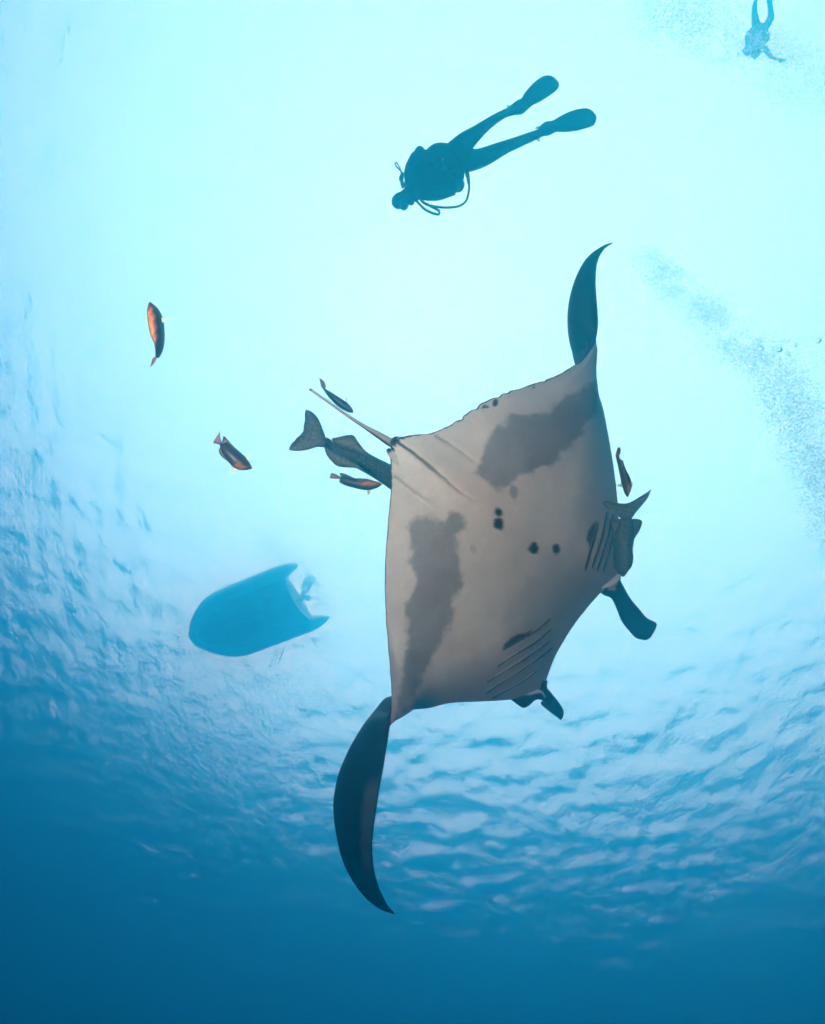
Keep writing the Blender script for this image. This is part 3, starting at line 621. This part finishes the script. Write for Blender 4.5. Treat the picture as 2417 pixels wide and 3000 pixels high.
for hs, rr in (([(262, 985, -.10), (300, 1015, -.1), (350, 1068, -.08), (420, 1104, -.04), (462, 1108, 0), (464, 1090, .04), (420, 1062, .06), (345, 1022, .1)], [.012]),
               ([(330, 1010, .1), (360, 1035, .05), (430, 1053, 0), (530, 1062, -.02), (610, 1050, -.02), (655, 1018, -.02), (677, 950, 0), (681, 880, 0), (672, 820, .02), (660, 790, .02)], [.011]),
               ([(206, 845, .05), (185, 800, .02), (155, 765, 0), (143, 742, 0), (150, 733, 0), (165, 752, .02), (182, 785, .05), (200, 835, .08)], [.0065])):
    put(mesh_obj('hose', *limb(z1, hs, DV, rr, 60), M_rubber), per)
for bx_, by_, bz_ in ((487, 715, .2), (560, 808, .22)):
    c_ = U((*z1([(bx_, by_)])[0], DV - bz_)); e1, e2, e3 = cam_dir(.8, .45, 0), cam_dir(-.45, .8, 0), cam_dir(0, 0, 1)
    vv_ = [c_ + e1 * a_ * .012 + e2 * b_ * .008 + e3 * k_ * .006 for k_ in (-1, 1) for a_, b_ in ((-1, -1), (1, -1), (1, 1), (-1, 1))]
    put(mesh_obj('buckle', vv_, [(0, 1, 2, 3), (7, 6, 5, 4), (0, 4, 5, 1), (1, 5, 6, 2), (2, 6, 7, 3), (3, 7, 4, 0)], M_buckle, None, None, False), per)
put(mesh_obj('gauge_console', *limb(z1, [(663, 800, .02), (672, 840, 0), (679, 895, 0)], DV, [.022, .02, .012]), M_rubber), per)
put(mesh_obj('inflator', *join(limb(z1, [(200, 815, .02), (188, 845, 0), (196, 890, 0)], DV, [.02, .024, .018]), ball(U((*z1([(186, 850)])[0], DV)), .02, None, 8)), M_rubber), per)

zf_ = lambda p: Z(.2114, 2050, 0, p)
DF = 14.3
per2 = thing('person', 'distant hazy diver hanging head down near the top corner', 'person', Vector(U((2225, 100, DF))))
hc2 = U((*zf_([(775, 745)])[0], DF + .12)); fd2 = cam_dir(.1, -.35, .9); ud2 = cam_dir(-.1, -.9, -.35)
pieces = [zs(zf_, [(800, 715), (680, 680), (650, 610), (635, 520), (680, 425), (735, 375), (760, 340)], [(850, 715), (880, 665), (900, 610), (958, 555), (945, 500), (952, 440), (940, 380)], DF, lambda t: .2 + .08 * math.sin(math.pi * t)),
  zs(zf_, [(735, 430), (722, 300), (720, 200), (730, 80), (755, 0), (765, -120), (770, -260)], [(860, 400), (828, 300), (798, 200), (788, 80), (800, 0), (808, -120), (812, -260)], DF, lambda t: .16 - .08 * t, DF + .25),
  zs(zf_, [(830, 400), (900, 300), (945, 220), (950, 100), (930, 0), (915, -120), (905, -240)], [(945, 410), (1000, 320), (1026, 260), (1005, 110), (1000, 0), (972, -120), (950, -240)], DF, lambda t: .16 - .08 * t, DF + .25),
  limb(zf_, [(690, 650, 0), (620, 700, -.05), (665, 750, -.1)], DF, [.06, .055, .045]), limb(zf_, [(665, 750, -.1), (720, 740, -.2), (760, 700, -.25)], DF, [.045, .04, .03]),
  limb(zf_, [(870, 670, 0), (930, 700, -.03), (968, 760, -.06)], DF, [.065, .058, .048]), limb(zf_, [(968, 760, -.06), (1020, 805, -.1), (1090, 828, -.12)], DF, [.046, .03, .024]),
  limb(zf_, [(800, 690, 0), (785, 715, .06), (775, 745, .12)], DF, [.08, .07, .07])]
pieces += build_head(hc2, fd2, ud2, .088) + hand(zf_, (760, 700, -.25), (800, 690, -.27), DF, (0, 1)) + hand(zf_, (1090, 828, -.12), (1160, 845, -.13), DF, (0, 1))
v_, f_ = join(*pieces); fuse('body', v_, f_, M_suit, .014, per2, 4)
v_, f_ = zs(zf_, [(790, 690), (665, 640), (628, 520), (672, 420), (740, 370)], [(870, 690), (912, 610), (966, 555), (955, 480), (950, 420)], DF + .03, lambda t: .26 + .05 * math.sin(math.pi * t)); fuse('dive_vest', v_, f_, M_vest, .014, per2, 3)
a, b = U((*zf_([(800, 640)])[0], DF + .28)), U((*zf_([(850, 380)])[0], DF + .28)); put(mesh_obj('scuba_tank', *tube([a, a + (b - a) * .06, b], [.04, .092, .085], 16), M_metal), per2)
for cx_, top in ((788, -250), (925, -230)):
    v_, f_, uv = slab(edges(zf_([(cx_ - 30, top), (cx_ - 45, top - 80), (cx_ - 70, top - 200), (cx_ - 80, top - 380), (cx_ - 40, top - 460)]), DF + .25, DF + .4), edges(zf_([(cx_ + 30, top), (cx_ + 45, top - 80), (cx_ + 70, top - 200), (cx_ + 80, top - 380), (cx_ + 40, top - 460)]), DF + .25, DF + .4), finth, 30, 12)
    put(mesh_obj('swim_fin', v_, f_, M_rubber), per2)
f, u, s = headaxes(fd2, ud2)
put(mesh_obj('dive_mask', *tube([hc2 + f * .075 + u * .02, hc2 + f * .1 + u * .02], [.058, .054], 18), M_clear), per2)
put(mesh_obj('hose', *limb(zf_, [(780, 790, 0), (720, 790, -.05), (680, 730, .1), (700, 640, .25)], DF, [.012], 30), M_rubber), per2)

# ------------------------------------------------------------------ inflatable boat at the surface
def surf(x, y, z=0.0):
    d = U((x, y, 1.0)) - CL; return CL + d * ((z - CL[2]) / d[2])
bow, s1, s2 = surf(552, 1885, -.15), surf(862, 1658, -.15), surf(955, 1828, -.15)
stern = (s1 + s2) / 2; ax = bow - stern; ax[2] = 0; LEN = np.linalg.norm(ax); ax /= LEN; sx = np.cross((0, 0, 1.), ax)
WID = abs(np.dot(s1 - s2, sx)) * .5
boat = thing('inflatable_boat', 'blurred inflatable dive boat floating at the surface, seen from beneath', 'boat', Vector(stern))
def bl(x, y, z): return np.array((stern[0], stern[1], 0.)) + ax * x + sx * y + np.array((0, 0, z))     # x forward from the stern, y to the side, z up from the water
HW = max(WID * .92, .8); TR = .26
pl = []
for k in np.linspace(0, 1, 60):
    if k < .5: q = k / .5
    else: q = (1 - k) / .5
    sgn = 1 if k < .5 else -1
    x = -0.05 + (LEN - TR) * min(1, q * 1.02); ty = HW * (1 - max(0, (q - .62) / .38) ** 2.3 * .98)
    pl.append((x, sgn * ty, .05 + .22 * max(0, q - .7) ** 1.5))
pts = np.array([bl(*p) for p in pl]); rr = np.full(len(pts), TR); rr[:5] = [.05, .13, .19, .23, .25]; rr[-5:] = [.25, .23, .19, .13, .05]
put(mesh_obj('tube', *tube(pts, rr, 16), M_tube), boat)
V, Fc = [], []; nx = 30
for i in range(nx):
    q = i / (nx - 1); x = .55 + (LEN - .8) * q; hw = HW * (1 - max(0, (q - .5) / .5) ** 2.2 * .95); keel = -.42 + .38 * max(0, (q - .45) / .55) ** 2
    V += [bl(x, -hw, .0), bl(x, -hw * .55, keel * .62 - .04), bl(x, 0, keel - .03), bl(x, hw * .55, keel * .62 - .04), bl(x, hw, .0), bl(x, hw * .9, .1), bl(x, -hw * .9, .1)]
for i in range(nx - 1):
    for c in range(7): Fc.append((i * 7 + c, i * 7 + 7 + c, i * 7 + 7 + (c + 1) % 7, i * 7 + (c + 1) % 7))
Fc += [tuple(range(7)), tuple((nx - 1) * 7 + c for c in range(6, -1, -1))]
put(mesh_obj('hull', V, Fc, M_hull, None, None, False), boat)
mot = put(mesh_obj('outboard_motor', *join(tube([bl(.35, .15, .75), bl(.33, .15, .7), bl(.32, .15, .35), bl(.30, .15, .28)], [.12, .2, .2, .1], 12), tube([bl(.30, .15, .4), bl(.22, .15, -.2), bl(.16, .15, -.55), bl(.14, .15, -.72)], [.09, .085, .07, .03], 10), tube([bl(.42, .15, -.5), bl(.3, .15, -.52), bl(.0, .15, -.52), bl(-.12, .15, -.52)], [.02, .07, .07, .03], 10)), M_tube), boat)
blades = []
for k in range(3):
    a_ = 2 * math.pi * k / 3; cc_ = np.array((math.cos(a_), math.sin(a_)))
    p0, p1, p2_, p3 = [bl(-.10 + ox, .15 + cc_[0] * r0 - cc_[1] * w0, -.52 + cc_[1] * r0 + cc_[0] * w0) for ox, r0, w0 in ((-.02, .05, -.03), (-.06, .2, -.07), (.02, .2, .07), (.02, .05, .03))]
    e = ax * .012; blades.append((np.array([p0, p1, p2_, p3, p0 + e, p1 + e, p2_ + e, p3 + e]), [(0, 1, 2, 3), (7, 6, 5, 4), (0, 4, 5, 1), (1, 5, 6, 2), (2, 6, 7, 3), (3, 7, 4, 0)]))
put(mesh_obj('propeller', *join(*blades), M_metal, None, None, False), mot)
# boarding ladder on the side that faces down in the picture
lp = surf(826, 1925, -.3); lx = float(np.dot(lp - stern, ax)); sgn = 1 if np.dot(surf(800, 1920) - stern, sx) > 0 else -1
lad = []
for o_ in (-.2, .2): lad.append(tube([bl(lx + o_, sgn * (HW + .1), .4), bl(lx + o_, sgn * (HW + TR + .12), .2), bl(lx + o_, sgn * (HW + TR + .3), -1.05)], .013, 8))
for k in range(4): z_ = -.15 - .27 * k; y_ = HW + TR + .12 + .18 * (.2 - z_) / 1.25; lad.append(tube([bl(lx - .2, sgn * y_, z_), bl(lx + .2, sgn * y_, z_)], .011, 8))
put(mesh_obj('ladder', *join(*lad), M_metal), boat)

# ------------------------------------------------------------------ bubbles and drifting specks
t_ = (1 + 5 ** .5) / 2
ICO_V = np.array([(-1, t_, 0), (1, t_, 0), (-1, -t_, 0), (1, -t_, 0), (0, -1, t_), (0, 1, t_), (0, -1, -t_), (0, 1, -t_), (t_, 0, -1), (t_, 0, 1), (-t_, 0, -1), (-t_, 0, 1)]); ICO_V /= np.linalg.norm(ICO_V[0])
ICO_F = np.array([(0, 11, 5), (0, 5, 1), (0, 1, 7), (0, 7, 10), (0, 10, 11), (1, 5, 9), (5, 11, 4), (11, 10, 2), (10, 7, 6), (7, 1, 8), (3, 9, 4), (3, 4, 2), (3, 2, 6), (3, 6, 8), (3, 8, 9), (4, 9, 5), (2, 4, 11), (6, 2, 10), (8, 6, 7), (9, 8, 1)])
def specks(name, P, r, mat, squash=None):
    n = len(P); V = (P[:, None, :] + ICO_V[None] * r[:, None, None]).reshape(-1, 3); Fc = (ICO_F[None] + (np.arange(n) * 12)[:, None, None]).reshape(-1, 3)
    me = bpy.data.meshes.new(name); me.vertices.add(len(V)); me.vertices.foreach_set('co', V.astype(np.float32).ravel())
    me.loops.add(Fc.size); me.loops.foreach_set('vertex_index', Fc.ravel().astype(np.int32)); me.polygons.add(len(Fc)); me.polygons.foreach_set('loop_start', np.arange(0, Fc.size, 3, dtype=np.int32))
    me.update(calc_edges=True); me.polygons.foreach_set('use_smooth', np.ones(len(Fc), bool)); me.materials.append(mat)
    o = bpy.data.objects.new(name, me); COL.objects.link(o); o['kind'] = 'stuff'; return o
def plume(n, spine, d0, d1, r0, r1, power=1.0):
    q = crv(spine, 200); t = rng.random(n) ** power; i = (t * 199).astype(int); c = q[i]
    ang = rng.random(n) * 6.283; rad = np.sqrt(rng.random(n)) * rng.random(n) ** .35
    x = c[:, 0] + np.cos(ang) * rad * c[:, 2]; y = c[:, 1] + np.sin(ang) * rad * c[:, 2]
    d = d0 + (d1 - d0) * t + rng.normal(0, .5, n); r = r0 * (r1 / r0) ** (rng.random(n) ** 1.6)
    k = noise2(x, y, 70, 61) + .7 * noise2(x, y, 25, 62) + rng.normal(0, .5, n) > -.5
    return U(np.stack([x, y, d], 1))[k], r[k]
P, r = plume(16000, [(1870, 745, 45), (1960, 815, 75), (2060, 905, 95), (2160, 1000, 95), (2270, 1110, 110), (2350, 1240, 120), (2420, 1400, 120), (2480, 1560, 120)], 8.2, 5.2, .0025, .009, .95)
P2, r2 = plume(11000, [(1862, 735, 40), (1930, 800, 65), (2010, 870, 75), (2090, 940, 80), (2180, 1010, 85), (2280, 1080, 90)], 8.4, 7.0, .0018, .0042, 1.0); P = np.concatenate([P, P2]); r = np.concatenate([r, r2])
o = specks('bubble_cloud', P, r, M_bub); o['label'] = 'plume of fine bubbles drifting past the manta\'s head side'; o['category'] = 'bubbles'
P, r = plume(12000, [(2420, 260, 170), (2300, 180, 150), (2150, 120, 120), (2000, 60, 130), (1900, 20, 120)], 10.5, 11.5, .004, .012)
o = specks('bubble_cloud', P, r, M_bub); o['label'] = 'faint haze of bubbles round the distant diver'; o['category'] = 'bubbles'
wk = surf(905, 1715, -.35); q0 = [(760, 1570, 45), (840, 1650, 60), (915, 1735, 60), (960, 1780, 40)]; dw = depth_of(wk)
P, r = plume(2500, q0, dw, dw, .008, .03); o = specks('bubble_cloud', P, r, M_bub); o['label'] = 'wash of bubbles behind the stern of the inflatable boat'; o['category'] = 'bubbles'
GB = 'larger air bubbles near the plume'
bigs = [(2397, 998, 10, 'round air bubble alone at the frame edge beside the plume'), (2290, 995, 8, 'air bubble at the top of the bubble plume cluster'), (2229, 1022, 9, 'air bubble on the shaded side of the plume cluster'), (2308, 1000, 6, 'small air bubble next to the topmost one of the plume cluster'),
        (2284, 1024, 9, 'air bubble in the middle of the plume cluster'), (2330, 1010, 7, 'air bubble at the outer side of the plume cluster'), (2312, 1038, 6, 'air bubble low in the plume cluster'), (2378, 1178, 9, 'air bubble low in the plume, apart from the cluster')]
for x, y, r, lb in bigs:
    bm = bmesh.new(); bmesh.ops.create_icosphere(bm, subdivisions=3, radius=1); ph = rnd.random() * 6.28
    for v in bm.verts: v.co *= 1 + .12 * math.sin(v.co.x * 2.6 + ph) * math.sin(v.co.y * 3.1 + ph) + .06 * math.sin(v.co.z * 4 + ph)
    bmesh.ops.scale(bm, vec=[r / F * 4.2 * .85 * k for k in (rnd.uniform(.9, 1.35), rnd.uniform(.75, 1.1), rnd.uniform(.45, .7))], verts=bm.verts)
    bmesh.ops.rotate(bm, cent=(0, 0, 0), matrix=Euler((rnd.uniform(-.4, .4), rnd.uniform(-.4, .4), rnd.uniform(0, 6))).to_matrix(), verts=bm.verts)
    me = bpy.data.meshes.new('air_bubble'); bm.to_mesh(me); bm.free(); me.polygons.foreach_set('use_smooth', np.ones(len(me.polygons), bool)); me.materials.append(M_bub)
    o = bpy.data.objects.new('air_bubble', me); COL.objects.link(o); o.location = U((x, y, 4.2)); o['label'] = lb; o['category'] = 'bubble'; o['group'] = GB
n = 120; d = rng.uniform(1.4, 4.5, n); P = U(np.stack([rng.uniform(900, 2000, n), rng.uniform(900, 2300, n), d], 1)); r = rng.uniform(.0005, .0013, n) * (.3 + d * .3)
o = specks('drifting_specks', P, r, M_snow); o['label'] = 'pale specks of plankton drifting in the water'; o['category'] = 'plankton'
